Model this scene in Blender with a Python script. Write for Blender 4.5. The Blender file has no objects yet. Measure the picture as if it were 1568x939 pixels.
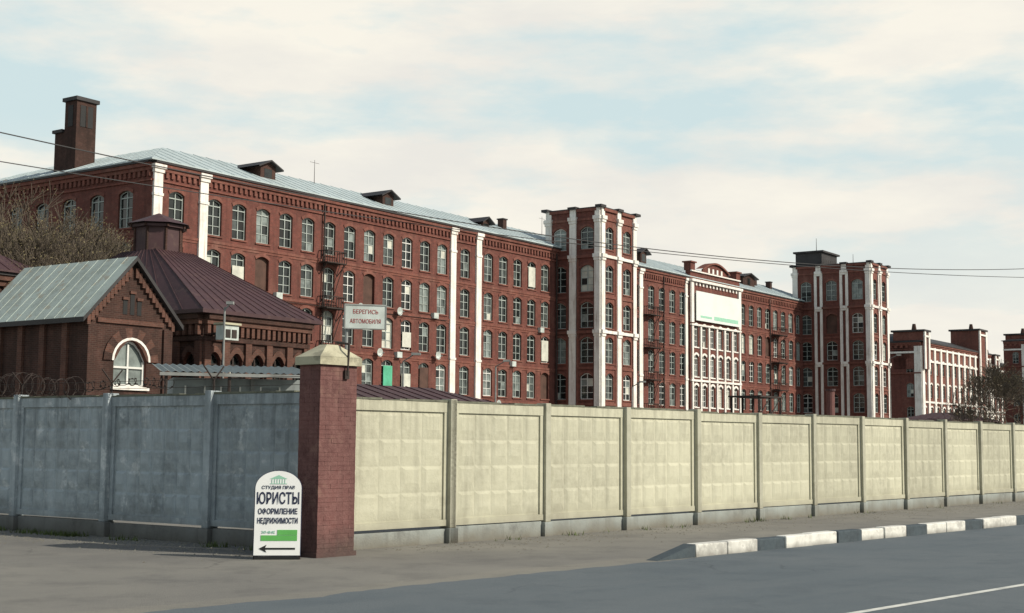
import bpy, math, random
from mathutils import Vector, Matrix, Quaternion
random.seed(7)
R = math.radians
scene = bpy.context.scene
scene.view_settings.view_transform = 'Standard'
scene.view_settings.look = 'None'
scene.view_settings.exposure = 0

# ------------------------------------------------------------------ materials
def new_mat(name):
    m = bpy.data.materials.new(name); m.use_nodes = True
    nt = m.node_tree
    return m, nt, nt.nodes['Principled BSDF']

def mix_rgb(nt, fac, a, b, mode='MIX'):
    n = nt.nodes.new('ShaderNodeMix'); n.data_type = 'RGBA'; n.blend_type = mode
    for sock, v in ((n.inputs[0], fac), (n.inputs[6], a), (n.inputs[7], b)):
        if isinstance(v, bpy.types.NodeSocket): nt.links.new(v, sock)
        elif isinstance(v, (int, float)): sock.default_value = v
        else: sock.default_value = (*v, 1)
    return n.outputs[2]

def noise(nt, vec, scale, detail=4, rough=.55):
    n = nt.nodes.new('ShaderNodeTexNoise')
    n.inputs['Scale'].default_value = scale; n.inputs['Detail'].default_value = detail
    n.inputs['Roughness'].default_value = rough
    nt.links.new(vec, n.inputs['Vector']); return n.outputs[0]

def ramp(nt, val, lo, hi, a=0., b=1.):
    n = nt.nodes.new('ShaderNodeMapRange'); n.clamp = True
    n.inputs[1].default_value = lo; n.inputs[2].default_value = hi
    n.inputs[3].default_value = a; n.inputs[4].default_value = b
    nt.links.new(val, n.inputs[0]); return n.outputs[0]

def mapping(nt, scale=(1, 1, 1), coord='Object'):
    t = nt.nodes.new('ShaderNodeTexCoord'); m = nt.nodes.new('ShaderNodeMapping')
    m.inputs['Scale'].default_value = scale
    nt.links.new(t.outputs[coord], m.inputs['Vector']); return m.outputs[0]

def weathered(name, base, dark, light=None, big=.4, small=6, rough=.85, streak=True, bump=0., dirt_h=None, dirt_col=(.08, .07, .05), spec=.3, amt=.8, metallic=0., patch=None, drip=None, drip_amt=.7):
    m, nt, b = new_mat(name)
    v = mapping(nt)
    n1 = ramp(nt, noise(nt, v, big, 5), .38, .68)
    c = mix_rgb(nt, n1, base, tuple(x * (1 - amt) + y * amt for x, y in zip(base, dark)))
    n2 = ramp(nt, noise(nt, v, small, 6, .7), .35, .75)
    if light: c = mix_rgb(nt, n2, c, tuple((x + y) / 2 for x, y in zip(base, light)))
    if patch:
        c = mix_rgb(nt, ramp(nt, noise(nt, v, 1.7, 7, .7), .56, .63, 0, .8), c, patch)
    if streak:
        vs = mapping(nt, (3, 3, .25))
        n3 = ramp(nt, noise(nt, vs, 1.2, 4, .6), .52, .75, 0, .6)
        c = mix_rgb(nt, n3, c, dark)
    if drip:   # rain-wash running down from the top edge of a wall of height `drip`
        sp = nt.nodes.new('ShaderNodeSeparateXYZ'); nt.links.new(mapping(nt), sp.inputs[0])
        g = ramp(nt, sp.outputs[2], drip - 1.3, drip, 0, 1)
        k = ramp(nt, noise(nt, mapping(nt, (6, 6, .35)), 1.6, 5, .65), .46, .66, 0, drip_amt)
        mu = nt.nodes.new('ShaderNodeMath'); mu.operation = 'MULTIPLY'
        nt.links.new(g, mu.inputs[0]); nt.links.new(k, mu.inputs[1])
        c = mix_rgb(nt, mu.outputs[0], c, dark)
    if dirt_h:
        sp = nt.nodes.new('ShaderNodeSeparateXYZ'); nt.links.new(mapping(nt), sp.inputs[0])
        ad = nt.nodes.new('ShaderNodeMath'); ad.operation = 'MULTIPLY_ADD'
        nt.links.new(noise(nt, v, 2.5, 5), ad.inputs[0]); ad.inputs[1].default_value = -dirt_h * 1.6
        nt.links.new(sp.outputs[2], ad.inputs[2])
        d = ramp(nt, ad.outputs[0], -dirt_h * .8, dirt_h * .5, .75, 0)
        c = mix_rgb(nt, d, c, dirt_col)
    nt.links.new(c, b.inputs['Base Color'])
    b.inputs['Roughness'].default_value = rough
    b.inputs['Specular IOR Level'].default_value = spec
    b.inputs['Metallic'].default_value = metallic
    if bump:
        bp = nt.nodes.new('ShaderNodeBump'); bp.inputs['Strength'].default_value = bump
        bp.inputs['Distance'].default_value = .03
        nt.links.new(noise(nt, v, small * 4, 6, .7), bp.inputs['Height'])
        nt.links.new(bp.outputs[0], b.inputs['Normal'])
    return m

def brick(name, c1, c2, mortar, dark, scale=1., soot=.5, pale=None):
    m, nt, b = new_mat(name)
    t = nt.nodes.new('ShaderNodeTexCoord'); sp = nt.nodes.new('ShaderNodeSeparateXYZ')
    nt.links.new(t.outputs['Object'], sp.inputs[0])
    a = nt.nodes.new('ShaderNodeMath'); a.operation = 'ADD'
    nt.links.new(sp.outputs[0], a.inputs[0]); nt.links.new(sp.outputs[1], a.inputs[1])
    cb = nt.nodes.new('ShaderNodeCombineXYZ')
    nt.links.new(a.outputs[0], cb.inputs[0]); nt.links.new(sp.outputs[2], cb.inputs[1])
    br = nt.nodes.new('ShaderNodeTexBrick'); nt.links.new(cb.outputs[0], br.inputs['Vector'])
    br.inputs['Color1'].default_value = (*c1, 1); br.inputs['Color2'].default_value = (*c2, 1)
    br.inputs['Mortar'].default_value = (*mortar, 1); br.inputs['Scale'].default_value = scale
    br.inputs['Mortar Size'].default_value = .008; br.inputs['Brick Width'].default_value = .27
    br.inputs['Row Height'].default_value = .085; br.inputs['Bias'].default_value = 0
    v = mapping(nt)
    c = mix_rgb(nt, ramp(nt, noise(nt, v, .22, 6, .65), .4, .7, 0, soot), br.outputs[0], dark)
    c = mix_rgb(nt, ramp(nt, noise(nt, v, 2.2, 5, .7), .5, .72, 0, .35), c, tuple(min(1, x * 1.7 + .02) for x in c1))
    if pale: c = mix_rgb(nt, ramp(nt, noise(nt, v, .45, 6, .7), .52, .68, 0, .5), c, pale)
    vs = mapping(nt, (1.5, 1.5, .12))
    c = mix_rgb(nt, ramp(nt, noise(nt, vs, 1.1, 5, .6), .5, .78, 0, .65), c, dark)
    nt.links.new(c, b.inputs['Base Color']); b.inputs['Roughness'].default_value = .9
    b.inputs['Specular IOR Level'].default_value = .2
    return m

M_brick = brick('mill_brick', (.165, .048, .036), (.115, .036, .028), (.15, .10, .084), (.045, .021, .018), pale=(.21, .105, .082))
M_brickLit = brick('sunlit_brick', (.20, .066, .048), (.145, .05, .038), (.18, .12, .1), (.055, .026, .022), pale=(.25, .13, .10))  # paler copy of the mill brick, sunlight painted into the colour
M_brick2 = brick('trim_brick', (.20, .066, .048), (.15, .05, .038), (.18, .12, .095), (.07, .03, .024), pale=(.26, .14, .11))
M_brickD = brick('old_gatehouse_brick', (.066, .030, .023), (.044, .022, .018), (.085, .062, .05), (.018, .012, .01), soot=.8)
M_brickE = brick('gatehouse_trim_brick', (.125, .056, .04), (.09, .042, .031), (.12, .085, .07), (.035, .021, .016), soot=.5)
M_white = weathered('white_limewash', (.76, .735, .68), (.32, .25, .20), (.84, .81, .77), big=.5, small=3, amt=.45)
M_reveal = weathered('window_reveal', (.13, .045, .032), (.05, .02, .016), big=1)
M_frame = weathered('window_frame_paint', (.40, .44, .41), (.2, .22, .2), big=1, amt=.6, streak=False)
M_frameW = weathered('white_window_frame', (.7, .7, .66), (.5, .5, .46), big=1, amt=.5, streak=False)
def glass(name, col, rough, metal=0.):
    m, nt, b = new_mat(name)
    v = mapping(nt)
    c = mix_rgb(nt, ramp(nt, noise(nt, v, 1.1, 3), .35, .65), col, tuple(x * .4 for x in col))
    nt.links.new(c, b.inputs['Base Color'])
    b.inputs['Roughness'].default_value = rough; b.inputs['Metallic'].default_value = metal
    b.inputs['Specular IOR Level'].default_value = .6
    bp = nt.nodes.new('ShaderNodeBump'); bp.inputs['Strength'].default_value = .15
    nt.links.new(noise(nt, v, .9, 2), bp.inputs['Height']); nt.links.new(bp.outputs[0], b.inputs['Normal'])
    return m
M_g1 = glass('window_glass_dark', (.022, .027, .026), .08)
M_g2 = glass('window_glass_sky_dim', (.09, .105, .10), .2)  # dim sky reflection painted into the pane colour
M_g3 = glass('window_glass_sky_pale', (.24, .28, .265), .3)  # brighter sky reflection, also painted into the base colour
M_curt = weathered('window_blind', (.58, .58, .50), (.36, .36, .32), big=1, streak=False)
M_board = weathered('boarded_window', (.10, .055, .042), (.05, .03, .023), big=1)
M_greenw = weathered('green_panel', (.1, .42, .26), (.06, .25, .15), big=1)
M_roof = weathered('zinc_roof', (.40, .47, .48), (.24, .29, .29), (.50, .56, .55), big=.25, small=2, rough=.55, streak=False, spec=.5, patch=(.33, .36, .34))
M_roofG = weathered('green_grey_roof', (.34, .40, .36), (.19, .21, .175), (.44, .49, .45), big=.5, small=2.5, rough=.5, streak=False, spec=.5, patch=(.30, .27, .20))
M_canopy = weathered('canopy_sheet', (.13, .165, .17), (.08, .09, .09), (.2, .24, .24), big=.8, small=3, rough=.6, streak=False)
M_roofD = weathered('dark_roof', (.04, .037, .038), (.022, .02, .02), big=.5, streak=False, rough=.6)
M_roofP = weathered('oxide_red_roof', (.055, .027, .030), (.03, .018, .02), (.09, .048, .048), big=.5, small=2, rough=.6, streak=False, spec=.3, patch=(.085, .05, .045))
M_iron = weathered('rusty_iron', (.04, .028, .024), (.018, .014, .012), big=2, streak=False, rough=.7)
M_steel = weathered('galvanised_steel', (.25, .26, .25), (.14, .14, .13), big=2, streak=False, rough=.5)
def fence_paint(k, f):
    s = lambda c: tuple(x * f for x in c)
    return weathered('cream_painted_concrete_%d' % k, s((.455, .445, .335)), s((.29, .28, .215)), s((.54, .53, .42)), big=.5 + .1 * k, small=5, bump=.35, dirt_h=.5, dirt_col=(.16, .145, .11), amt=.75, drip=2.75)
M_fR = [fence_paint(0, 1.0), fence_paint(1, .93), fence_paint(2, 1.06)]
M_postR = weathered('cream_concrete_post', (.37, .365, .285), (.20, .19, .145), (.47, .46, .37), big=.9, small=6, bump=.4, dirt_h=.4, dirt_col=(.15, .13, .1), amt=.7)
def fence_grey(k, f, g):
    s = lambda c: tuple(x * f for x in c)
    return weathered('grey_blue_concrete_%d' % k, s((.36, .415, .44)), s((.16, .18, .185)), s((.50, .54, .55)), big=.8 + .3 * k, small=4, bump=.5, dirt_h=.55, dirt_col=(.10, .095, .085), amt=.9, patch=g, drip=2.85)
M_fL = [fence_grey(0, 1., (.58, .61, .61)), fence_grey(1, .88, (.52, .55, .55)), fence_grey(2, 1.05, (.5, .53, .52))]
M_plinth = weathered('grey_concrete_plinth', (.29, .32, .305), (.13, .13, .12), (.40, .43, .40), big=.8, small=5, bump=.5, dirt_h=.25, dirt_col=(.12, .1, .07))
M_plinthD = weathered('dirty_concrete_plinth', (.18, .185, .18), (.07, .07, .065), (.26, .26, .25), big=.8, small=5, bump=.5, dirt_h=.3, dirt_col=(.08, .075, .06))
M_edge = weathered('mossy_top_edge', (.13, .135, .10), (.06, .06, .045), (.24, .24, .18), big=2, small=9, streak=False)
M_pillar = weathered('oxide_painted_brick', (.150, .064, .058), (.080, .036, .034), (.24, .135, .12), big=1.2, small=7, bump=.6, dirt_h=.5, dirt_col=(.06, .045, .04), patch=(.20, .11, .09), drip=3.3)
M_cap = weathered('cream_capstone', (.44, .42, .30), (.2, .18, .12), (.55, .52, .38), big=2, small=8, bump=.3, streak=False, patch=(.25, .235, .17))
M_kw = weathered('kerb_white_paint', (.70, .69, .63), (.30, .29, .26), (.78, .77, .72), big=1.6, small=9, bump=.5, dirt_h=.09, dirt_col=(.18, .17, .15), streak=False, patch=(.38, .37, .34))
M_kb = weathered('kerb_dark_paint', (.05, .068, .08), (.03, .035, .04), (.10, .12, .13), big=2, small=9, bump=.5, streak=False)
M_bark = weathered('bark', (.12, .095, .07), (.06, .05, .04), big=2, streak=False)
M_bud = weathered('spring_buds', (.17, .14, .075), (.10, .09, .045), big=2, streak=False)
M_grass = weathered('weeds', (.09, .12, .035), (.05, .07, .02), big=2, streak=False)
M_sign = weathered('sign_white', (.80, .80, .78), (.7, .7, .68), big=3, streak=False, rough=.4, amt=.4)
M_banner = weathered('faded_banner', (.66, .70, .66), (.55, .6, .56), big=.4, streak=False, rough=.6, amt=.5)
M_signo = weathered('old_sign_white', (.52, .57, .54), (.34, .37, .34), big=3, streak=True, rough=.5)
M_shed = weathered('booth_wall', (.33, .37, .37), (.15, .16, .16), big=1, streak=True)
def plain(name, c, rough=.6):
    return weathered(name, c, tuple(x * .7 for x in c), big=3, streak=False, rough=rough, amt=.5)
M_navy = plain('sign_navy', (.02, .025, .06)); M_green = plain('sign_green', (.12, .42, .10)); M_red = plain('sign_red', (.35, .07, .06))
M_palegreen = plain('faded_green_lettering', (.30, .56, .42))
M_blk = plain('sign_black', (.015, .015, .015)); M_wood = plain('pole_wood', (.12, .09, .06))
M_rubber = plain('cable_sheath', (.02, .02, .022))

def asphalt(name, base, light, dark, crack=True, lane=False):
    m, nt, b = new_mat(name); v = mapping(nt)
    c = mix_rgb(nt, ramp(nt, noise(nt, v, .18, 6, .6), .38, .66), base, light)
    c = mix_rgb(nt, ramp(nt, noise(nt, v, .9, 6, .7), .48, .72, 0, .75), c, dark)
    # long faint wear marks following the direction of travel
    rm = nt.nodes.new('ShaderNodeMapping'); rm.inputs['Rotation'].default_value = (0, 0, -R(47.8)); rm.inputs['Scale'].default_value = (1, 1, 1)
    nt.links.new(v, rm.inputs['Vector'])
    r2 = nt.nodes.new('ShaderNodeMapping'); r2.inputs['Scale'].default_value = (.06, 1.1, 1); nt.links.new(rm.outputs[0], r2.inputs['Vector'])
    c = mix_rgb(nt, ramp(nt, noise(nt, r2.outputs[0], 1.0, 5, .6), .48, .66, 0, .6 if lane else .25), c, light)
    c = mix_rgb(nt, ramp(nt, noise(nt, v, 45, 3, .8), .35, .7, 0, .5), c, dark)
    c = mix_rgb(nt, ramp(nt, noise(nt, v, 70, 2, .8), .62, .75, 0, .55), c, tuple(min(1, x * 1.6) for x in light))
    if crack:
        vo = nt.nodes.new('ShaderNodeTexVoronoi'); vo.feature = 'DISTANCE_TO_EDGE'; vo.inputs['Scale'].default_value = .32
        vv = nt.nodes.new('ShaderNodeVectorMath'); vv.operation = 'ADD'
        nn = nt.nodes.new('ShaderNodeTexNoise'); nn.inputs['Scale'].default_value = 1.2; nn.inputs['Detail'].default_value = 5
        nt.links.new(v, nn.inputs['Vector'])
        nt.links.new(v, vv.inputs[0]); nt.links.new(nn.outputs[1], vv.inputs[1]); nt.links.new(vv.outputs[0], vo.inputs['Vector'])
        msk = nt.nodes.new('ShaderNodeMath'); msk.operation = 'MULTIPLY'
        nt.links.new(ramp(nt, vo.outputs[0], .0, .012, .6, 0), msk.inputs[0])
        nt.links.new(ramp(nt, noise(nt, v, .25, 2), .5, .65), msk.inputs[1])
        c = mix_rgb(nt, msk.outputs[0], c, tuple(x * .65 for x in dark))
    nt.links.new(c, b.inputs['Base Color']); b.inputs['Roughness'].default_value = .88
    b.inputs['Specular IOR Level'].default_value = .25
    bp = nt.nodes.new('ShaderNodeBump'); bp.inputs['Strength'].default_value = .6; bp.inputs['Distance'].default_value = .02
    nt.links.new(noise(nt, v, 30, 6, .8), bp.inputs['Height']); nt.links.new(bp.outputs[0], b.inputs['Normal'])
    return m
M_ground = asphalt('dusty_ground', (.185, .178, .162), (.255, .243, .21), (.115, .112, .105))
M_road = asphalt('road_asphalt', (.108, .130, .143), (.142, .160, .168), (.078, .096, .108), lane=True)
M_sand = asphalt('roadside_grit', (.205, .196, .172), (.265, .25, .21), (.13, .125, .115), crack=False)
M_line = weathered('road_paint', (.62, .62, .56), (.3, .3, .28), (.7, .7, .65), big=3, small=14, streak=False, patch=(.3, .31, .3))

# ------------------------------------------------------------------ mesh builder
class MB:
    def __init__(s): s.v = []; s.f = []; s.m = []; s.mats = []
    def mi(s, mat):
        if mat not in s.mats: s.mats.append(mat)
        return s.mats.index(mat)
    def face(s, pts, mat):
        i = len(s.v); s.v += [tuple(p) for p in pts]; s.f.append(tuple(range(i, i + len(pts)))); s.m.append(s.mi(mat))
    def box(s, x0, x1, y0, y1, z0, z1, mat):
        i = len(s.v)
        s.v += [(x, y, z) for z in (z0, z1) for y in (y0, y1) for x in (x0, x1)]
        for f in ((0, 2, 3, 1), (4, 5, 7, 6), (0, 1, 5, 4), (2, 6, 7, 3), (0, 4, 6, 2), (1, 3, 7, 5)):
            s.f.append(tuple(i + k for k in f)); s.m.append(s.mi(mat))
    def tube(s, a, b, r0, r1, mat, n=6):
        a = Vector(a); b = Vector(b); d = (b - a)
        if d.length < 1e-6: return
        d.normalize(); u = d.orthogonal().normalized(); w = d.cross(u)
        i = len(s.v)
        for p, r in ((a, r0), (b, r1)):
            for k in range(n):
                t = 2 * math.pi * k / n; q = p + u * (r * math.cos(t)) + w * (r * math.sin(t)); s.v.append(tuple(q))
        mi = s.mi(mat)
        for k in range(n):
            s.f.append((i + k, i + (k + 1) % n, i + n + (k + 1) % n, i + n + k)); s.m.append(mi)
        if n > 3:
            s.f.append(tuple(i + k for k in range(n))); s.m.append(mi)
            s.f.append(tuple(i + n + k for k in range(n))); s.m.append(mi)
    def obj(s, name, parent=None, bevel=0, smooth=False):
        me = bpy.data.meshes.new(name); me.from_pydata(s.v, [], s.f); me.update()
        for m in s.mats: me.materials.append(m)
        me.polygons.foreach_set('material_index', s.m)
        if smooth: me.polygons.foreach_set('use_smooth', [True] * len(s.f))
        o = bpy.data.objects.new(name, me); scene.collection.objects.link(o)
        if parent: o.parent = parent
        if bevel:
            bv = o.modifiers.new('bevel', 'BEVEL'); bv.width = bevel; bv.segments = 2; bv.limit_method = 'ANGLE'
        return o

def empty(name, loc=(0, 0, 0), rotz=0.):
    e = bpy.data.objects.new(name, None); e.empty_display_size = .5
    e.location = loc; e.rotation_euler = (0, 0, rotz); scene.collection.objects.link(e); return e

# faces of a building: F(s, out, z)
def F_front(y): return lambda s, o, z: (s, y - o, z)
def F_left(x): return lambda s, o, z: (x - o, s, z)
def F_right(x): return lambda s, o, z: (x + o, s, z)
def F_back(y): return lambda s, o, z: (s, y + o, z)
def fbox(mb, F, s0, s1, o0, o1, z0, z1, mat):
    a = F(s0, o0, z0); b = F(s1, o1, z1)
    mb.box(min(a[0], b[0]), max(a[0], b[0]), min(a[1], b[1]), max(a[1], b[1]), z0, z1, mat)

ROWS = [(2.7, 5.9), (7.1, 10.3), (11.5, 14.7), (15.8, 19.0), (20.25, 23.55)]

def window(wall, det, F, s0, s1, z0, z1, c, ww, zb, zt, rise=.32, rv=.28, wallmat=None, hood=None, frame=None, sill=None, kind=None, bars=(1, 3)):
    wallmat = wallmat or M_brick
    a, b = c - ww / 2, c + ww / 2
    N = 6; zs = zt - rise
    arc = []
    for k in range(N + 1):
        t = k / N; x = a + ww * t
        arc.append((x, zs + rise * (1 - (2 * t - 1) ** 2)))
    q = lambda pts, o=0, mat=wallmat, mbb=wall: mbb.face([F(p[0], o, p[1]) for p in pts], mat)
    q([(s0, z0), (a, z0), (a, z1), (s0, z1)]); q([(b, z0), (s1, z0), (s1, z1), (b, z1)])
    q([(a, z0), (b, z0), (b, zb), (a, zb)])
    for k in range(N):
        q([arc[k], arc[k + 1], (arc[k + 1][0], z1), (arc[k][0], z1)])
    loop = [(a, zb), (b, zb)] + arc[::-1]
    for k in range(len(loop)):
        p, r = loop[k], loop[(k + 1) % len(loop)]
        det.face([F(p[0], 0, p[1]), F(r[0], 0, r[1]), F(r[0], -rv, r[1]), F(p[0], -rv, p[1])], M_reveal)
    if kind is None:
        kind = random.choices(['d', 'm', 'p', 'c', 'b'], [50, 28, 14, 5, 3])[0]
    gm = {'d': M_g1, 'm': M_g2, 'p': M_g3, 'c': M_curt, 'b': M_board, 'g': M_greenw}[kind]
    det.face([F(p[0], -rv, p[1]) for p in loop], gm)
    fr = frame or (M_frameW if random.random() < .14 else M_frame)
    o0, o1 = -rv + .01, -rv + .09
    if kind != 'b':
        t = .10
        fbox(det, F, a, a + t, o0, o1, zb, zs, fr); fbox(det, F, b - t, b, o0, o1, zb, zs, fr)
        fbox(det, F, a + t, b - t, o0, o1, zb, zb + t, fr)
        for k in range(N):
            p, r = arc[k], arc[k + 1]
            det.face([F(p[0], o1, p[1]), F(r[0], o1, r[1]), F(r[0], o1, r[1] - .12), F(p[0], o1, p[1] - .12)], fr)
        nv, nh = bars
        for k in range(nv):
            x = a + ww * (k + 1) / (nv + 1)
            fbox(det, F, x - .045, x + .045, o0, o1 - .01, zb + t, zs + rise * .8, fr)
        for k in range(nh):
            z = zb + (zs - zb) * (k + 1) / (nh + .35)
            fbox(det, F, a + t, b - t, o0, o1 - .02 if k != nh - 1 else o1 + .01, z - .03, z + .03 + (.03 if k == nh - 1 else 0), fr)
        # individual panes: replaced, papered over, open or missing
        pz = (zs - zb) / (nh + .35)
        for col in (0, 1):
            for rw_ in range(nh):
                if random.random() < .2:
                    x0 = a + t if col == 0 else c + .045; x1 = c - .045 if col == 0 else b - t
                    zz = zb + pz * rw_ + (.1 if rw_ == 0 else .03)
                    det.face([F(x0, -rv + .006, zz), F(x1, -rv + .006, zz), F(x1, -rv + .006, zb + pz * (rw_ + 1) - .03), F(x0, -rv + .006, zb + pz * (rw_ + 1) - .03)], random.choices([M_g1, M_g2, M_g3, M_curt, M_blk], [3, 3, 4, 1, 3])[0])
    h = hood or M_brick2
    ho, th = .07, .3
    for k in range(N):
        p, r = arc[k], arc[k + 1]
        e = lambda pt: (c + (pt[0] - c) * 1.16, pt[1] + th)
        P, Q = e(p), e(r)
        det.face([F(p[0], ho, p[1]), F(r[0], ho, r[1]), F(Q[0], ho, Q[1]), F(P[0], ho, P[1])], h)
        det.face([F(P[0], ho, P[1]), F(Q[0], ho, Q[1]), F(Q[0], 0, Q[1]), F(P[0], 0, P[1])], h)
        det.face([F(p[0], ho, p[1]), F(r[0], ho, r[1]), F(r[0], 0, r[1]), F(p[0], 0, p[1])], h)
    sm = sill or M_brick2
    fbox(det, F, a - .12, b + .12, .002, .12, zb - .16, zb - .003, sm)

def facade(wall, det, F, s0, s1, z0, z1, cols, rows=ROWS, ww=1.75, wallmat=None, **kw):
    if not cols:
        wall.face([F(s0, 0, z0), F(s1, 0, z0), F(s1, 0, z1), F(s0, 0, z1)], wallmat or M_brick); return
    cols = sorted(cols)
    sb = [s0] + [(cols[i] + cols[i + 1]) / 2 for i in range(len(cols) - 1)] + [s1]
    zb = [z0] + [(rows[i][1] + rows[i + 1][0]) / 2 for i in range(len(rows) - 1)] + [z1]
    for i, c in enumerate(cols):
        for j, r in enumerate(rows):
            window(wall, det, F, sb[i], sb[i + 1], zb[j], zb[j + 1], c, ww, r[0], r[1], wallmat=wallmat, **kw)

def cornice(det, F, s0, s1, z, mat=None, step=.62, out=.0):
    m = mat or M_brick2
    fbox(det, F, s0, s1, .003, .14 + out, z - 1.85, z - 1.7, m)
    fbox(det, F, s0, s1, .003, .22 + out, z - .95, z - .62, m)
    fbox(det, F, s0, s1, .003, .40 + out, z - .617, z - .3, m)
    fbox(det, F, s0, s1, .003, .52 + out, z - .297, z - .14, M_roofD)
    n = int((s1 - s0) / step)
    for k in range(n):
        a = s0 + (k + .25) * (s1 - s0) / n
        fbox(det, F, a, a + step * .5, .002, .18, z - 1.45, z - .955, m)

def strings(det, F, s0, s1, zs, mat=None):
    for z in zs:
        fbox(det, F, s0, s1, .004, .12, z - .12, z + .12, mat or M_brick2)
        fbox(det, F, s0, s1, .004, .06, z - .36, z - .123, mat or M_brick2)

def pilaster(det, F, s, w, z0, z1, mat=None, out=.22, caps=True):
    mat = mat or M_white
    fbox(det, F, s - w / 2, s + w / 2, .003, out, z0, z1, mat)
    if caps:
        fbox(det, F, s - w / 2 - .08, s + w / 2 + .08, .0035, out + .12, z1, z1 + .35, mat)
        fbox(det, F, s - w / 2 - .18, s + w / 2 + .18, .0035, out + .26, z1 + .352, z1 + .7, mat)
        for zz in (z1 - 1.9, 11.0, 6.6):
            fbox(det, F, s - w / 2 - .06, s + w / 2 + .06, .0035, out + .08, zz - .12, zz + .12, mat)

def iron_balcony(name, parent, x, y, z, w=2.6, d=1.2):
    mb = MB()
    mb.box(x - w / 2, x + w / 2, y - d, y - .01, z - .1, z, M_iron)
    for k in range(9):
        xx = x - w / 2 + w * k / 8
        mb.box(xx - .025, xx + .025, y - d, y - d + .05, z, z + 1.05, M_iron)
    for yy in [y - d * t for t in (.25, .5, .75)]:
        for xx in (x - w / 2, x + w / 2): mb.box(xx - .025, xx + .025, yy, yy + .05, z, z + 1.05, M_iron)
    mb.box(x - w / 2 - .03, x + w / 2 + .03, y - d - .03, y - d + .06, z + 1.052, z + 1.13, M_iron)
    for xx in (x - w / 2, x + w / 2): mb.box(xx - .04, xx + .04, y - d + .062, y - .01, z + 1.052, z + 1.13, M_iron)
    for xx in (x - w / 2 + .1, x + w / 2 - .1): mb.tube((xx, y - d + .1, z - .1), (xx, y, z - 1.2), .05, .05, M_iron, 4)
    for xx in (x + w / 2 - .7, x + w / 2 - .2): mb.tube((xx, y - d + .2, z), (xx - 1.2, y - .4, z - 4.3), .04, .04, M_iron, 4)
    return mb.obj(name, parent)

def sat_dish(parent, x, y, z, r=.45):
    mb = MB(); n = 12
    c = (x, y - .45, z)
    ring = [(x + r * math.cos(2 * math.pi * k / n), y - .62, z + r * math.sin(2 * math.pi * k / n) + .05) for k in range(n)]
    for k in range(n): mb.face([c, ring[k], ring[(k + 1) % n]], M_signo)
    mb.tube(c, (x, y, z - .15), .03, .03, M_steel, 5); mb.tube((x, y - .5, z - r), (x, y - 1.05, z), .02, .02, M_steel, 4)
    mb.box(x - .06, x + .06, y - 1.12, y - 1.0, z - .05, z + .07, M_steel)
    mb.obj('satellite_dish', parent)

def dormer(mb, x, y, z, w=3.0, d=6.5, h=1.5):
    mb.box(x - w / 2 + .3, x + w / 2 - .3, y, y + d, z - 1.2, z + h, M_brickD)
    mb.box(x - .5, x + .5, y - .02, y - .003, z + .2, z + h - .25, M_g1)
    zt = z + h
    o = .35
    A, B, C = (x - w / 2 - o, zt - .15), (x, zt + .6), (x + w / 2 + o, zt - .15)
    y0, y1 = y - .5, y + d
    for (p, q) in ((A, B), (B, C)):
        mb.face([(p[0], y0, p[1]), (q[0], y0, q[1]), (q[0], y1, q[1]), (p[0], y1, p[1])], M_roofD)
        mb.face([(p[0], y0, p[1] - .14), (q[0], y0, q[1] - .14), (q[0], y1, q[1] - .14), (p[0], y1, p[1] - .14)], M_roofD)
        mb.face([(p[0], y0, p[1]), (q[0], y0, q[1]), (q[0], y0, q[1] - .14), (p[0], y0, p[1] - .14)], M_roofD)
    mb.face([(x - w / 2 + .3, y, zt - .01), (x + w / 2 - .3, y, zt - .01), (x, y, zt + .5)], M_brickD)

def hip_roof(mb, x0, x1, y0, y1, z, rise, inset, over, mat, rib=None):
    a = [(x0 - over, y0 - over, z), (x1 + over, y0 - over, z), (x1 + over, y1 + over, z), (x0 - over, y1 + over, z)]
    b = [(x0 + inset, y0 + inset, z + rise), (x1 - inset, y0 + inset, z + rise), (x1 - inset, y1 - inset, z + rise), (x0 + inset, y1 - inset, z + rise)]
    for k in range(4):
        mb.face([a[k], a[(k + 1) % 4], b[(k + 1) % 4], b[k]], mat)
    mb.face(b, mat); mb.face([(p[0], p[1], p[2] - .12) for p in a], mat)
    for k in range(4):
        p, q = a[k], a[(k + 1) % 4]
        mb.face([p, q, (q[0], q[1], z - .12), (p[0], p[1], z - .12)], mat)
    if rib:
        n = int((x1 - x0) / rib)
        for k in range(1, n):
            t = k / n
            p = Vector(a[0]).lerp(Vector(a[1]), t)
            f = 1.
            if p.x < b[0][0]: f = (p.x - a[0][0]) / (b[0][0] - a[0][0])
            if p.x > b[1][0]: f = (a[1][0] - p.x) / (a[1][0] - b[1][0])
            q = Vector((p.x, p.y + (b[0][1] - p.y) * f, z + rise * f))
            mb.tube(p + Vector((0, 0, .02)), q + Vector((0, 0, .02)), .03, .03, mat, 4)
        n = int((y1 - y0) / rib)
        for k in range(1, n):
            yy = a[0][1] + (a[3][1] - a[0][1]) * k / n; f = 1.
            if yy < b[0][1]: f = (yy - a[0][1]) / (b[0][1] - a[0][1])
            if yy > b[3][1]: f = (a[3][1] - yy) / (a[3][1] - b[3][1])
            for xa, xb in ((a[0][0], b[0][0]), (a[1][0], b[1][0])):
                mb.tube((xa, yy, z + .02), (xa + (xb - xa) * f, yy, z + rise * f + .02), .03, .03, mat, 4)

def text(s, size, loc, mat, parent, bold=.0, sx=1., ext=.002, rot=(math.pi / 2, 0, 0)):
    c = bpy.data.curves.new('lettering', 'FONT'); c.body = s; c.size = size; c.align_x = 'CENTER'; c.align_y = 'CENTER'
    c.extrude = ext; c.offset = bold
    o = bpy.data.objects.new('lettering', c); o.location = loc; o.rotation_euler = rot; o.scale = (sx, 1, 1)
    c.materials.append(mat); scene.collection.objects.link(o); o.parent = parent; return o

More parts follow.
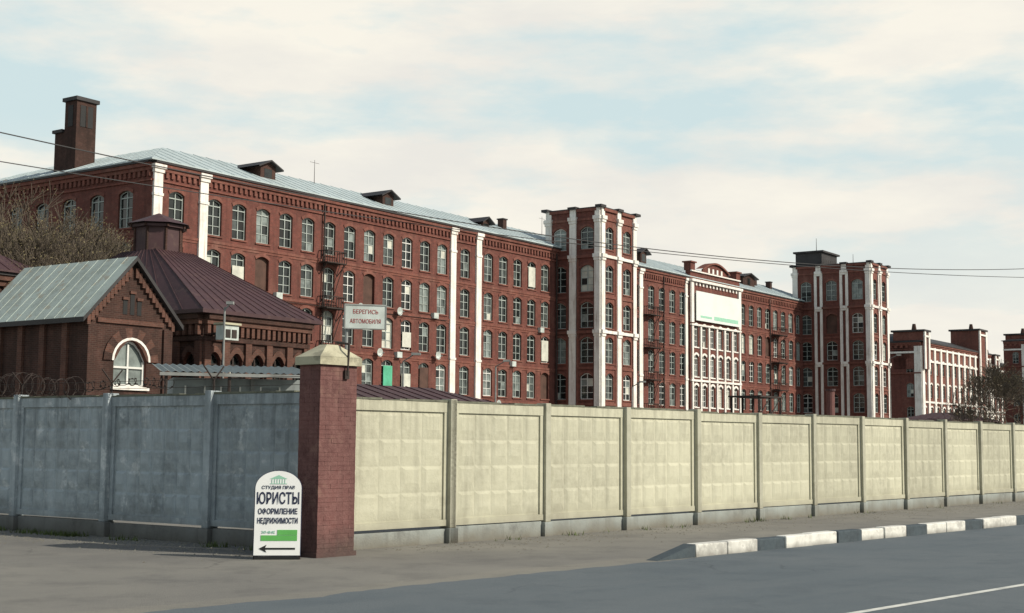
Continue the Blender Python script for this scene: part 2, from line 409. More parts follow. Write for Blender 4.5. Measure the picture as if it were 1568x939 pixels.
# ------------------------------------------------------------------ main mill
ANG = math.atan2(.819, .5735)
ORG = (-27.4, 122.0, 0)
mill = empty('brick_factory_building', ORG, ANG)
X0, X1, DEP, H = -6.5, 144.0, 30.0, 26.0
wall, det = MB(), MB()
FF = F_front(0)
seg = [(-6.5, -.7, [-3.7]), (-.7, 36.1, [.75 + 3.05 * i for i in range(12)]), (36.1, 40.9, [38.5]),
       (40.9, 57.5, [43.0 + 2.95 * i for i in range(5)]), (57.5, 91.9, [60.0 + 3.05 * i for i in range(11)]),
       (108.3, 144.0, [110.4 + 3.05 * i for i in range(11)])]
for a, b, cols in seg:
    facade(wall, det, FF, a, b, 0, H, cols)
# a few openings covered by coloured or white sheets
for (s, z0, z1, mt) in ((25.3, 7.3, 9.7, M_greenw), (28.3, 7.3, 9.0, M_curt), (31.3, 7.4, 9.8, M_board), (28.3, 11.8, 13.4, M_curt), (51.9, 20.5, 22.9, M_curt), (54.8, 11.7, 14.2, M_curt), (3.8, 16.2, 17.8, M_curt)):
    det.box(s - .72, s + .72, -.02, .03, z0, z1, mt)
# white trimmed pavilion
FP = F_front(-.5)
facade(wall, det, FP, 91.9, 108.3, 0, 19.4, [93.7 + 2.6 * i for i in range(6)], rows=ROWS[:4], ww=1.35, hood=M_white, sill=M_white, frame=M_frameW)
facade(wall, det, FP, 91.9, 108.3, 19.4, 26.4, [])
for s in (91.9, 108.3): wall.face([(s, -.5, 0), (s, 0, 0), (s, 0, 26.4), (s, -.5, 26.4)], M_brick)
for k in range(7):
    s = 92.4 + 2.6 * k
    pilaster(det, FP, s, .42, 0, 18.8, caps=False, out=.2)
pilaster(det, FP, 92.3, .8, 19.3, 25.2, out=.25, caps=False); pilaster(det, FP, 107.9, .8, 19.3, 25.2, out=.25, caps=False)
fbox(det, FP, 91.7, 108.5, .003, .5, 25.25, 25.6, M_white); fbox(det, FP, 91.9, 108.3, .003, .3, 18.85, 19.1, M_white)
fbox(det, FP, 91.9, 108.3, .003, .28, 10.75, 11.05, M_white)
for k in range(13):
    fbox(det, FP, 93.4 + k * 1.1, 93.8 + k * 1.1, .003, .2, 24.75, 25.2, M_white)
wall.box(92.0, 108.2, -.49, .3, 26.403, 26.9, M_brick)
for s in (92.6, 107.6): wall.box(s - .7, s + .7, -.6, .5, 26.903, 28.0, M_brick)
for s in (92.6, 107.6): det.box(s - .9, s + .9, -.8, .7, 28.003, 28.2, M_brick2)
att = []
for k in range(13):
    t = k / 12; att.append((95.6 + 9.0 * t, 27.3 + 1.25 * math.sin(math.pi * t)))
for k in range(12):
    p, q = att[k], att[k + 1]
    wall.face([(p[0], -.45, 26.9), (q[0], -.45, 26.9), (q[0], -.45, q[1]), (p[0], -.45, p[1])], M_brick)
    det.face([(p[0], -.75, p[1] + .15), (q[0], -.75, q[1] + .15), (q[0], .5, q[1] + .15), (p[0], .5, p[1] + .15)], M_brick2)
    det.face([(p[0], -.75, p[1] + .15), (q[0], -.75, q[1] + .15), (q[0], -.75, q[1] - .12), (p[0], -.75, p[1] - .12)], M_brick2)
for k in range(4): det.box(97.6 + k * 1.4, 98.1 + k * 1.4, -.56, -.455, 27.0, 27.7, M_white)
det.box(92.0, 108.2, -.75, -.492, 26.72, 26.9, M_white)
bn = MB(); bn.box(92.9, 107.3, -1.0, -.9, 19.6, 23.9, M_banner)
for xx in (94, 98, 102, 106): bn.box(xx, xx + .1, -.9, -.5, 22, 22.1, M_steel)
bn.box(98.6, 106.6, -1.02, -1.003, 20.0, 20.55, M_palegreen); bn.box(94.2, 97.8, -1.02, -1.003, 20.1, 20.4, M_palegreen)
bn.obj('banner_board', mill)
# left end wall
FL = F_left(X0)
facade(wall, det, FL, 0, DEP, 0, H, [3.4, 7.3, 11.2, 15.1, 19.0, 22.9, 26.8], ww=1.9, wallmat=M_brick, kind='d')
facade(wall, det, F_back(DEP), X0, X1, 0, H, [])
facade(wall, det, F_right(X1), 0, DEP, 0, H, [])
for a, b in ((-6.5, 91.9), (108.3, 144)):
    cornice(det, FF, a, b, H); strings(det, FF, a, b, [19.62, 15.27, 10.75, 6.5])
cornice(det, FL, 0, DEP, H); strings(det, FL, 0, DEP, [19.62, 15.27, 10.75, 6.5])
for s in (-5.95, -.7, 36.1, 40.9, 78.2): pilaster(det, FF, s, .95, 0, 24.9)
for s in (91.4, 108.8): pilaster(det, FF, s, .7, 0, 24.9)
for s in (15.0, 57.0, 84.5, 120.0): det.tube((s, -.25, .3), (s, -.25, 25.2), .09, .09, M_iron, 6)
for z in (15.0, 6.2): det.tube((1, -.16, z), (35, -.16, z + .15), .035, .035, M_iron, 4)
wall.obj('walls', mill); det.obj('windows_and_trim', mill)
rf = MB()
hip_roof(rf, X0, X1, 0, DEP, H, 3.1, 7.0, .55, M_roof, rib=1.6)
dormer(rf, 9.5, 2.2, H + 1.0, w=2.6, d=7, h=1.3); dormer(rf, 27.5, 2.2, H + 1.0, w=2.4, d=7, h=1.2)
dormer(rf, 46.5, 3.0, H + 1.2, w=1.8, d=5, h=.8)
dormer(rf, 82, 1.6, H + .9, w=2.2); dormer(rf, 118, 2.5, H + 1.2, w=5, d=8)
for x in (52.5, 86.0, 125.0, 131.0): rf.box(x - .4, x + .4, 4.5, 5.3, H + 1, H + 3.2, M_brickD); rf.box(x - .5, x + .5, 4.4, 5.4, H + 3.202, H + 3.35, M_roofD)
for x in (20.0, 63.0, 71.0): rf.tube((x, 6, H + 2), (x, 6, H + 5.2), .04, .02, M_iron, 4); rf.tube((x - .7, 6, H + 4.9), (x + .7, 6, H + 4.9), .02, .02, M_iron, 4)
rf.obj('roof', mill)
ch = MB()
ch.box(X0 + .8, X0 + 3.0, 11.7, 13.4, H, 33.0, M_brickD); ch.box(X0 + .6, X0 + 3.2, 11.5, 13.6, 33.003, 33.35, M_roofD)
ch.box(X0 + .9, X0 + 2.8, 13.42, 14.9, H, 30.2, M_brickD); ch.box(X0 + .7, X0 + 3.0, 13.65, 15.1, 30.203, 30.5, M_roofD)
ch.box(X0 + .76, X0 + .79, 12.2, 12.9, 30.6, 32.6, M_blk)
ch.box(X0 + 1.2, X0 + 2.6, 11.66, 11.69, 30.6, 32.6, M_blk); ch.box(X0 + 1.8, X0 + 2.0, 11.62, 11.655, 30.6, 32.6, M_brickD)
ch.obj('chimney_stack', mill)
for z in (19.4, 14.9, 10.5): iron_balcony('fire_escape', mill, 15.9, -.02, z, 2.8)
for z in (19.4, 14.9, 10.5, 6.1): iron_balcony('fire_escape', mill, 80.5, -.02, z, 3.2); iron_balcony('fire_escape', mill, 122.3, -.02, z, 3.4, 1.5)
for (x, z) in ((20.2, 15.3), (23.3, 10.9), (26.4, 15.4), (29.3, 6.4), (33, 11.1), (44.4, 6.2), (35.2, 6.3), (21.0, 6.5)):
    sat_dish(mill, x, -.02, z)
ac = MB()
for (x, z) in ((8.4, 15.2), (26.3, 10.6), (47.3, 10.7), (53.2, 15.1), (6.0, 10.6), (18.3, 6.4), (32.4, 15.2)): ac.box(x, x + .8, -.45, -.02, z, z + .6, M_signo)
ac.obj('air_conditioners', mill)

# ------------------------------------------------------------------ stair towers
def world(u, w): return (ORG[0] + .5735 * u - .819 * w, ORG[1] + .819 * u + .5735 * w, 0)
def tower(u, w, lx, ly, nfx, nfy, top, rows, name='brick_tower'):
    e = empty(name, world(u, w), ANG)
    wl, dt = MB(), MB()
    faces = [(F_front(0), 0, lx, nfx), (F_left(0), 0, ly, nfy), (F_right(lx), 0, ly, nfy), (F_back(ly), 0, lx, nfx)]
    for fi, (F, a, b, n) in enumerate(faces):
        bw = (b - a) / n
        cols = [a + bw * (i + .5) for i in range(n)]
        facade(wl, dt, F, a, b, 0, top, cols, rows=rows, ww=min(1.9, bw * .5), rise=.45, wallmat=M_brickLit if fi == 0 else M_brick)  # only the front face gets the brick painted as sunlit
        for i in range(n + 1):
            s = a + bw * i; w_ = .95 if 0 < i < n else .8
            if i == 0: s += .4
            if i == n: s -= .4
            ou = .18
            if nfy == 3 and 0 < i < n:
                pilaster(dt, F, s - .5, .45, 0, top - 1.2, caps=False, out=ou); pilaster(dt, F, s + .5, .45, 0, top - 1.2, caps=False, out=ou)
            else: pilaster(dt, F, s, w_, 0, top - 1.2, caps=False, out=ou)
            for zz in (top - 1.2, 24.6, 15.3):
                fbox(dt, F, s - w_ / 2 - .12, s + w_ / 2 + .12, .0045, .42, zz - .22, zz + .22, M_white)
                fbox(dt, F, s - w_ / 2 - .04, s + w_ / 2 + .04, .0045, .3, zz - .55, zz - .223, M_white)
            fbox(dt, F, s - w_ / 2 + .04, s + w_ / 2 - .04, .003, .16, top - .977, top, M_white)
        for i in range(n):
            c = cols[i]; hw = bw / 2 - .55
            for zz in (24.6, 15.3): fbox(dt, F, c - hw, c + hw, .005, .22, zz - .18, zz + .18, M_white if fi == 0 else M_brick2)
            for zz in (top - 1.3, 19.6, 10.9, 6.5): fbox(dt, F, c - hw, c + hw, .005, .13, zz - .15, zz + .15, M_brick2)
            fbox(dt, F, c - hw, c + hw, .005, .25, top - .35, top - .003, M_brick2)
            for sg in (-1, 1): fbox(dt, F, c + sg * (hw - .18) - .14, c + sg * (hw - .18) + .14, .004, .11, .0, 24.3, M_brick2)
    wl.face([(0, 0, top), (lx, 0, top), (lx, ly, top), (0, ly, top)], M_roofD)
    for i in range(nfx + 1):
        for yy in (0, ly):
            dt.box(lx * i / nfx - .6, lx * i / nfx + .6, yy - .45, yy + .45, top + .003, top + .32, M_roofD)
    for i in range(1, nfy):
        for xx in (0, lx):
            dt.box(xx - .45, xx + .45, ly * i / nfy - .6, ly * i / nfy + .6, top + .003, top + .32, M_roofD)
    dt.box(-.12, lx + .12, -.14, .2, top + .001, top + .16, M_roofD); dt.box(-.14, .2, .21, ly + .1, top + .001, top + .16, M_roofD); dt.box(lx - .2, lx + .14, .21, ly + .1, top + .001, top + .16, M_roofD)
    wl.obj('walls', e); dt.obj('windows_and_pilasters', e)
    return e
TR = ROWS + [(25.5, 28.3)]
t1 = tower(57.5, -6.3, 8.5, 7.9, 2, 2, 30.5, TR)
t2 = tower(133.5, -12.0, 8.2, 13.5, 2, 3, 31.8, ROWS + [(25.8, 29.2)])
tt = MB()
tt.box(.6, 7.4, 8.6, 13.3, 31.8, 34.2, M_roofD); tt.box(.2, 7.8, 8.2, 13.6, 34.203, 34.5, M_roofD)
tt.tube((3, 10.5, 34.5), (3, 10.5, 37.0), .06, .03, M_iron)
tt.tube((3, 4, 32.0), (3, 4, 33.8), .05, .03, M_iron)
for i in range(9): tt.box(.2 + i * .8, .26 + i * .8, 8.15, 8.19, 31.8, 33.0, M_iron)
tt.obj('roof_house', t2)

# ------------------------------------------------------------------ far mill blocks
def far_block(u0, u1, w, h, dep, rows, turrets=(), ww=1.5, step=4.2):
    e = empty('brick_factory_building', world(u0, w), ANG); L = u1 - u0
    wl, dt = MB(), MB()
    n = max(1, int(L / step)); cols = [L * (i + .5) / n for i in range(n)]
    facade(wl, dt, F_front(0), 0, L, 0, h, cols, rows=rows, ww=ww, wallmat=M_brickLit, hood=M_white)  # front wall in the sunlit brick tone, side walls left darker
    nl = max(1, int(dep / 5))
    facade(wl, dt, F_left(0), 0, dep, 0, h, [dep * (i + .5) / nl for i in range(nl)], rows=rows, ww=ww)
    facade(wl, dt, F_right(L), 0, dep, 0, h, []); facade(wl, dt, F_back(dep), 0, L, 0, h, [])
    cornice(dt, F_front(0), 0, L, h, step=1.2); cornice(dt, F_left(0), 0, dep, h, step=1.2)
    for s in [.7] + [L * i / n for i in range(1, n)] + [L - .6]:
        pilaster(dt, F_front(0), s, 1.1 if s > 1 else 1.5, 0, h - 1.1, caps=False, out=.3)
    pilaster(dt, F_left(0), .7, 1.5, 0, h - 1.1, caps=False)
    fbox(dt, F_left(0), 0, dep, .003, .3, h - 2.6, h - 2.2, M_white); fbox(dt, F_left(0), 0, dep, .003, .3, h - 7, h - 6.7, M_brick2)
    for zz in (h - 1.4, h - 4.2, 11.0): fbox(dt, F_front(0), 0, L, .003, .24, zz - .2, zz + .2, M_white)
    for (a, b, tz) in turrets:
        wl.box(a, b, -.6, 6, h - 6, tz, M_brickLit); dt.box(a - .4, b + .4, -1.0, 6.4, tz + .003, tz + .4, M_roofD)
        for s in (a + .5, b - .5): fbox(dt, F_front(-.6), s - .45, s + .45, .003, .3, h - 6, tz, M_white)
        fbox(dt, F_front(-.6), a, b, .002, .35, tz - 1.2, tz - .8, M_white)
        wl.tube(((a + b) / 2, 2, tz + .4), ((a + b) / 2, 2, tz + 1.8), .6, .35, M_brickD, 8)
    hr = MB(); hip_roof(hr, 0, L, 0, dep, h, 2.2 if dep > 12 else .6, min(6, dep * .4, L * .4), .5, M_roofD); hr.obj('roof', e)
    wl.obj('walls', e); dt.obj('windows_and_trim', e); return e
R4 = [(2, 5), (7, 10), (12, 15), (17, 20)]
far_block(205, 256, 3.5, 24.0, 30, R4, turrets=((0.0, 3.6, 26.0), (40, 46, 29.0)))
far_block(292, 345, 15.8, 24.0, 30, R4, turrets=((10, 14, 26.5),))
far_block(281, 288, 1.0, 29, 6, R4 + [(23, 26)], turrets=((2, 5.5, 30.5),), step=4)
far_block(345, 420, -14.0, 22.5, 30, R4, turrets=((2, 7, 27.),))

# ------------------------------------------------------------------ gatehouse with gable
def gatehouse():
    e = empty('brick_gatehouse', (-18.66, 60.0, 0), ANG)
    W, D, HE, HR = 4.76, 7.7, 7.6, 10.1
    wl, dt = MB(), MB()
    F = F_front(0)
    cz = 5.45
    window(wl, dt, F, 0, W, 0, 6.75, 2.45, 1.85, 4.3, 6.4, rise=.95, rv=.25, wallmat=M_brickD, hood=M_brickE, frame=M_frameW, sill=M_white, kind='p', bars=(1, 1))
    wl.face([F(0, 0, 6.75), F(W, 0, 6.75), F(W, 0, HE), F(W / 2, 0, HR), F(0, 0, HE)], M_brickD)
    for k in range(12):
        t0, t1 = math.pi * k / 12, math.pi * (k + 1) / 12
        pts = []
        for r, t in ((.97, t0), (.97, t1), (1.09, t1), (1.09, t0)):
            pts.append(F(2.45 - r * math.cos(t), .085, cz + r * math.sin(t) * .98))
        dt.face(pts, M_white)
        pts = []
        for r, t in ((1.11, t0), (1.11, t1), (1.55, t1), (1.55, t0)):
            pts.append(F(2.45 - r * math.cos(t), .08, cz + r * math.sin(t) * .98))
        dt.face(pts, M_brickE if k % 2 else M_brickD)
    for s in (2.05, 2.45, 2.85):
        h = .95 if s == 2.45 else .65
        fbox(dt, F, s - .12, s + .12, .003, .02, 7.55, 7.55 + h, M_blk); fbox(dt, F, s - .17, s + .17, .003, .08, 7.55 + h + .01, 7.55 + h + .14, M_brickE)
    for side in (0, 1):
        for k in range(12):
            t = k / 12; x = W / 2 * t if side == 0 else W - W / 2 * t; z = HE + (HR - HE) * t
            fbox(dt, F, x - .08, x + .1, .003, .14, z - .65, z - .2, M_brickE)
    fbox(dt, F, 0, .5, .003, .12, 0, HE - .6, M_brickD); fbox(dt, F, W - .5, W, .003, .12, 0, HE - .6, M_brickD)
    for z in (3.6, 7.2): fbox(dt, F, .51, W - .51, .003, .1, z - .1, z + .1, M_brickE)
    wl.face([(0, 0, 0), (0, D, 0), (0, D, HE), (0, 0, HE)], M_brickD)
    wl.face([(W, 0, 0), (W, D, 0), (W, D, HE), (W, 0, HE)], M_brickD)
    wl.face([(0, D, 0), (W, D, 0), (W, D, HE), (W / 2, D, HR), (0, D, HE)], M_brickD)
    for y in (1.2, 2.8, 4.4, 6.0): dt.box(-.14, -.003, y, y + .35, 0, HE - .5, M_brickE)
    wl.obj('walls', e); dt.obj('windows_and_trim', e)
    r = MB(); o = .45; rl = D + .3; dz = o * (HR - HE) / (W / 2)
    up = .12
    A0, A1 = (-o, -.35, HE - dz + up), (-o, rl, HE - dz + up)
    B0, B1 = (W / 2, -.35, HR + up), (W / 2, rl, HR + up)
    C0, C1 = (W + o, -.35, HE - dz + up), (W + o, rl, HE - dz + up)
    r.face([A0, B0, B1, A1], M_roofG); r.face([C0, B0, B1, C1], M_roofG)
    dn = lambda p: (p[0], p[1], p[2] - .22)
    for p, q in ((A0, B0), (B0, C0), (A0, A1), (C0, C1), (A1, B1), (B1, C1)): r.face([p, q, dn(q), dn(p)], M_roofD)
    r.face([dn(A0), dn(B0), dn(B1), dn(A1)], M_roofD); r.face([dn(C0), dn(B0), dn(B1), dn(C1)], M_roofD)
    for k in range(1, 12):
        y = -.35 + (rl + .35) * k / 12; r.tube((-o, y, A0[2] + .01), (W / 2, y, HR + up + .01), .014, .014, M_roofG, 4)
    r.obj('roof', e)
    return e
gatehouse()

# hall with lantern roof
def hall():
    e = empty('brick_hall_with_lantern', (-14.9, 66.0, 0), ANG)
    L, D, HE = 7.3, 16.2, 8.2
    wl, dt = MB(), MB()
    for F, a, b in ((F_front(0), 0, L), (F_left(0), 0, D)):
        n = 5 if b == L else 9
        cols = [(b - a) * (i + .5) / n for i in range(n)]
        facade(wl, dt, F, a, b, 0, HE, cols, rows=[(3.9, 6.2)], ww=.85, wallmat=M_brickD, rise=.42, kind='d', hood=M_brickE, frame=M_iron, sill=M_brickE)
        m = n * 4
        for k in range(m):
            s = (b - a) * (k + .5) / m; fbox(dt, F, s - .1, s + .1, .003, .24, 7.0, 7.5, M_brickE)
        fbox(dt, F, a, b, .003, .14, 6.72, 6.95, M_brickD); fbox(dt, F, a, b, .003, .3, 7.51, 7.75, M_brickE); fbox(dt, F, a, b, .003, .42, 7.753, 8.0, M_brickD)
        for k in range(n + 1):
            s = min(max((b - a) * k / n, .22), b - .22); fbox(dt, F, s - .2, s + .2, .003, .15, 0, 6.7, M_brickE)
    facade(wl, dt, F_right(L), 0, D, 0, HE, [], wallmat=M_brickD); facade(wl, dt, F_back(D), 0, L, 0, HE, [], wallmat=M_brickD)
    wl.obj('walls', e); dt.obj('arcade_and_trim', e)
    r = MB(); o = .55
    a = [(-o, -o, HE), (L + o, -o, HE), (L + o, D + o, HE), (-o, D + o, HE)]
    q = 1.3; cx, cy, zt = L / 2 + .3, D / 2, 12.0
    b = [(cx - q, cy - q, zt), (cx + q, cy - q, zt), (cx + q, cy + q, zt), (cx - q, cy + q, zt)]
    for k in range(4):
        A, B, C, E_ = a[k], a[(k + 1) % 4], b[(k + 1) % 4], b[k]
        r.face([A, B, C, E_], M_roofP)
        r.face([A, B, (B[0], B[1], HE - .18), (A[0], A[1], HE - .18)], M_roofP)
        for j in range(0, 13):
            t = j / 12
            r.tube(Vector(A).lerp(Vector(B), t) + Vector((0, 0, .015)), Vector(E_).lerp(Vector(C), t) + Vector((0, 0, .015)), .025, .018, M_roofP, 4)
    r.face([(p[0], p[1], HE - .18) for p in a], M_roofP)
    r.obj('roof', e)
    l = MB()
    for z0, z1, s in ((11.95, 13.3, 1.28), (13.303, 13.45, 1.5)):
        n = 8
        pts = [(cx + s * math.cos(2 * math.pi * (k + .5) / n), cy + s * math.sin(2 * math.pi * (k + .5) / n)) for k in range(n)]
        for k in range(n):
            p, w = pts[k], pts[(k + 1) % n]
            l.face([(p[0], p[1], z0), (w[0], w[1], z0), (w[0], w[1], z1), (p[0], p[1], z1)], M_roofP)
            l.tube((p[0], p[1], z0), (p[0], p[1], z1), .08, .08, M_brickD, 4)
        l.face([(p[0], p[1], z1) for p in pts], M_roofP); l.face([(p[0], p[1], z0) for p in pts], M_roofP)
    n = 8; s = 1.75
    pts = [(cx + s * math.cos(2 * math.pi * (k + .5) / n), cy + s * math.sin(2 * math.pi * (k + .5) / n), 13.5) for k in range(n)]
    for k in range(n): l.face([pts[k], pts[(k + 1) % n], (cx, cy, 14.2)], M_roofP)
    l.obj('lantern', e)
    f = MB()
    f.box(-.1, .9, -1.5, -1.0, 6.7, 7.4, M_signo); f.box(-.18, .98, -1.6, -.9, 7.42, 7.52, M_cap); f.box(.05, .35, -1.53, -1.503, 6.8, 7.2, M_iron); f.box(.45, .75, -1.53, -1.503, 6.8, 7.2, M_iron)
    f.box(.3, .45, -1.0, -.1, 7.0, 7.1, M_iron)
    f.obj('floodlight', e)
hall()

def neighbour():
    e = empty('brick_outbuilding', (-34.6, 77.0, 0), ANG)
    wl, dt = MB(), MB()
    facade(wl, dt, F_front(0), 0, 9, 0, 12.0, [2, 4.5, 7], rows=[(2, 4), (6.0, 8.3)], ww=1.1, wallmat=M_brickD)
    facade(wl, dt, F_left(0), 0, 10, 0, 12., [], wallmat=M_brickD); facade(wl, dt, F_right(9), 0, 10, 0, 12., [], wallmat=M_brickD); facade(wl, dt, F_back(10), 0, 9, 0, 12., [], wallmat=M_brickD)
    cornice(dt, F_front(0), 0, 9, 12., mat=M_brickE)
    r = MB(); hip_roof(r, 0, 9, 0, 10, 12., 2.6, 4.3, .7, M_roofP, rib=.9)
    r.obj('roof', e); wl.obj('walls', e); dt.obj('windows_and_trim', e)
neighbour()

def booth():
    e = empty('guard_booth', (-10.6, 43.0, 0), R(18))
    m = MB()
    m.box(0, 4.0, 0, 3, 0, 3.9, M_shed)
    for x in (.4, 1.5, 2.75): m.box(x, x + .55, -.03, -.003, 2.8, 3.6, M_g2); m.box(x - .05, x + .6, -.06, -.031, 2.72, 2.8, M_frameW); m.box(x - .05, x, -.06, -.031, 2.801, 3.65, M_frameW); m.box(x + .55, x + .6, -.06, -.031, 2.801, 3.65, M_frameW)
    m.box(1.2, 1.32, -.08, -.003, 0, 3.9, M_steel); m.box(2.4, 2.52, -.08, -.003, 0, 3.9, M_steel)
    m.obj('walls', e)
    r = MB()
    n = 40
    for k in range(n):
        x0, x1 = -.5 + 4.7 * k / n, -.5 + 4.7 * (k + 1) / n
        z0, z1 = (0, .05) if k % 2 else (.05, 0)
        r.face([(x0, -1.3, 4.0 + z0), (x1, -1.3, 4.0 + z1), (x1, 3.2, 4.45 + z1), (x0, 3.2, 4.45 + z0)], M_canopy)
    r.box(-.5, 4.2, -1.34, -1.305, 3.90, 4.0, M_steel)
    r.obj('corrugated_canopy', e)
    p = MB()
    for x in (-.3, 1.6, 4.0): p.tube((x, -1.2, 0), (x, -1.2, 3.9), .05, .05, M_iron)
    p.obj('posts', e)
booth()

def low_shed(loc, L, D, h, name='low_shed', wallm=None, roofm=None):
    e = empty(name, loc, ANG)
    m = MB(); m.box(0, L, 0, D, 0, h, wallm or M_brickD)
    for k in range(int(L / 2.5)): m.box(.8 + k * 2.5, 1.8 + k * 2.5, -.03, -.003, h - 1.5, h - .4, M_g1)
    m.obj('walls', e)
    r = MB(); hip_roof(r, 0, L, 0, D, h + .003, 1.2, min(L, D) * .42, .5, roofm or M_roofP, rib=1.); r.obj('roof', e)
low_shed((-8.3, 62, 0), 16, 9, 3.6)
low_shed((0.5, 80, 0), 20, 8, 3.1)
low_shed((60, 190, 0), 25, 10, 4.5)
low_shed((72, 220, 0), 22, 10, 6.0)

w = empty('yard_loading_frame', (19.5, 108, 0), ANG); m = MB()
for x in (0, 2.0, 4.0):
    for y in (0, 2.4): m.tube((x, y, 0), (x, y, 5.6), .09, .09, M_iron)
for z in (4.0, 5.6):
    m.box(-.2, 4.2, -.2, 2.6, z, z + .12, M_iron)
for x in (0, 2.0): m.tube((x, 0, 4.1), (x + 2.0, 0, 5.6), .05, .05, M_iron)
m.obj('frame', w)
w = empty('steel_flue_pipe', (46.5, 200, 0)); m = MB(); m.tube((0, 0, 0), (0, 0, 9.6), .6, .6, M_pillar, 14); m.tube((0, 0, 9.6), (0, 0, 9.9), .75, .75, M_roofP, 14)
m.obj('flue', w, smooth=False)

# ------------------------------------------------------------------ fences
def fence(origin, ang, n, pitch, mats, cols, rows, H=2.78, postmat=None, relief=.05, seed=1, fx=.2, fz=.24, plinth=None):
    rnd = random.Random(seed)
    e = empty('concrete_fence', origin, ang)
    postmat = postmat or mats[0]; plinth = plinth or M_plinth
    p, po, pl = MB(), MB(), MB()
    for i in range(n):
        mat = rnd.choice(mats)
        x0 = i * pitch + .09; x1 = (i + 1) * pitch - .09
        tz = rnd.uniform(-.02, .02); oy = rnd.uniform(-.018, .018)
        p.box(x0, x1, oy + .002, oy + .11, .34, H - .04 + tz, mat)
        r = .10
        zt, zb = H - .22 + tz, .46
        p.box(x0, x1, oy - .04, oy, zt - .02, H - .045 + tz, mat)
        p.box(x0, x1, oy - .05, oy, .34, zb, mat)
        p.box(x0, x0 + r, oy - .035, oy, zb + .001, zt - .021, mat); p.box(x1 - r, x1, oy - .035, oy, zb + .001, zt - .021, mat)
        # chipped top edge built from uneven short lengths
        xx = x0
        while xx < x1 - .01:
            xe = min(x1, xx + rnd.uniform(.12, .5))
            p.box(xx, xe, oy - .055 + rnd.uniform(0, .01), oy + .12, H - .04 + tz, H + tz - (rnd.uniform(.008, .03) if rnd.random() < .2 else rnd.uniform(0, .005)), M_edge)
            xx = xe
        gx0, gx1, gz0, gz1 = x0 + r + .02, x1 - r - .02, zb + .03, zt - .04
        cw, chh = (gx1 - gx0) / cols, (gz1 - gz0) / rows
        for a in range(cols):
            for b in range(rows):
                X = gx0 + a * cw; Z = gz0 + b * chh
                g = .012; ix, iz = cw * fx, chh * fz
                o = [(X + g, Z + g), (X + cw - g, Z + g), (X + cw - g, Z + chh - g), (X + g, Z + chh - g)]
                q = [(X + ix, Z + iz * 1.5), (X + cw - ix, Z + iz * 1.5), (X + cw - ix, Z + chh - iz * .6), (X + ix, Z + chh - iz * .6)]
                rl = relief * rnd.uniform(.55, 1.25)
                for k in range(4):
                    A, B = o[k], o[(k + 1) % 4]; C, D = q[(k + 1) % 4], q[k]
                    p.face([(A[0], oy, A[1]), (B[0], oy, B[1]), (C[0], oy - rl, C[1]), (D[0], oy - rl, D[1])], mat)
                p.face([(u[0], oy - rl, u[1]) for u in q], mat)
        pl.box(i * pitch + .13, (i + 1) * pitch - .13, -.03 + oy, .14, -.1, .30 + rnd.uniform(-.02, .02), plinth)
    for i in range(n + 1):
        x = i * pitch; lean = rnd.uniform(-.015, .015)
        po.box(x - .085 + lean, x + .085 + lean, -.12, .16, .30, H + .02 + rnd.uniform(-.015, .02), postmat)
        po.box(x - .125, x + .125, -.14, .17, -.1, .297, plinth)
    p.obj('panels', e); po.obj('posts', e, bevel=.012); pl.obj('plinth', e, bevel=.01)
    return e
A_F = math.atan2(.757, .655)
P = 2.92
fence((-1.2 - 1.12 * P * .655, 27.2 - 1.12 * P * .757, 0), A_F, 1, P * 1.12, M_fR[:1], 5, 4, seed=5, relief=.021, postmat=M_postR)
fence((-1.2, 27.2, 0), A_F, 22, P, M_fR, 5, 4, relief=.021, seed=3, postmat=M_postR)
A_L = math.atan2(-.578, .816); NL = 7; PL = 3.03
fL = fence((-3.3 - NL * PL * .816, 24.75 + NL * PL * .578, 0), A_L, NL, PL, M_fL, 7, 5, relief=.03, seed=9, H=2.88, plinth=M_plinthD)

# razor wire on top of the left fence
rw = MB()
prev = None
L = NL * PL
N = 1500
for k in range(N):
    x = L * k / N * .80; t = k * .42
    r = .23 + .05 * math.sin(k * .031)
    env = 1 if x < L * .66 else .35
    pnt = (x + .1 * math.sin(t * .37), .03 + r * env * math.cos(t), 3.08 + (r * math.sin(t)) * env + .05 * math.sin(x * 1.7))
    if prev: rw.tube(prev, pnt, .007, .007, M_iron, 3)
    if k % 5 == 0: rw.box(pnt[0] - .03, pnt[0] + .03, pnt[1] - .004, pnt[1] + .004, pnt[2] - .012, pnt[2] + .012, M_iron)
    prev = pnt
for z in (3.0, 3.15): rw.tube((0, .03, z), (L - .6, .03, z), .006, .006, M_iron, 3)
for i in range(NL):
    x = i * PL
    rw.tube((x, .03, 2.8), (x, .03, 3.15), .02, .02, M_iron, 5); rw.tube((x, .03, 3.12), (x - .02, -.22, 3.4), .016, .016, M_iron, 5); rw.tube((x, .03, 3.12), (x, .28, 3.4), .016, .016, M_iron, 5)
o = rw.obj('razor_wire'); o.location = fL.location; o.rotation_euler = fL.rotation_euler

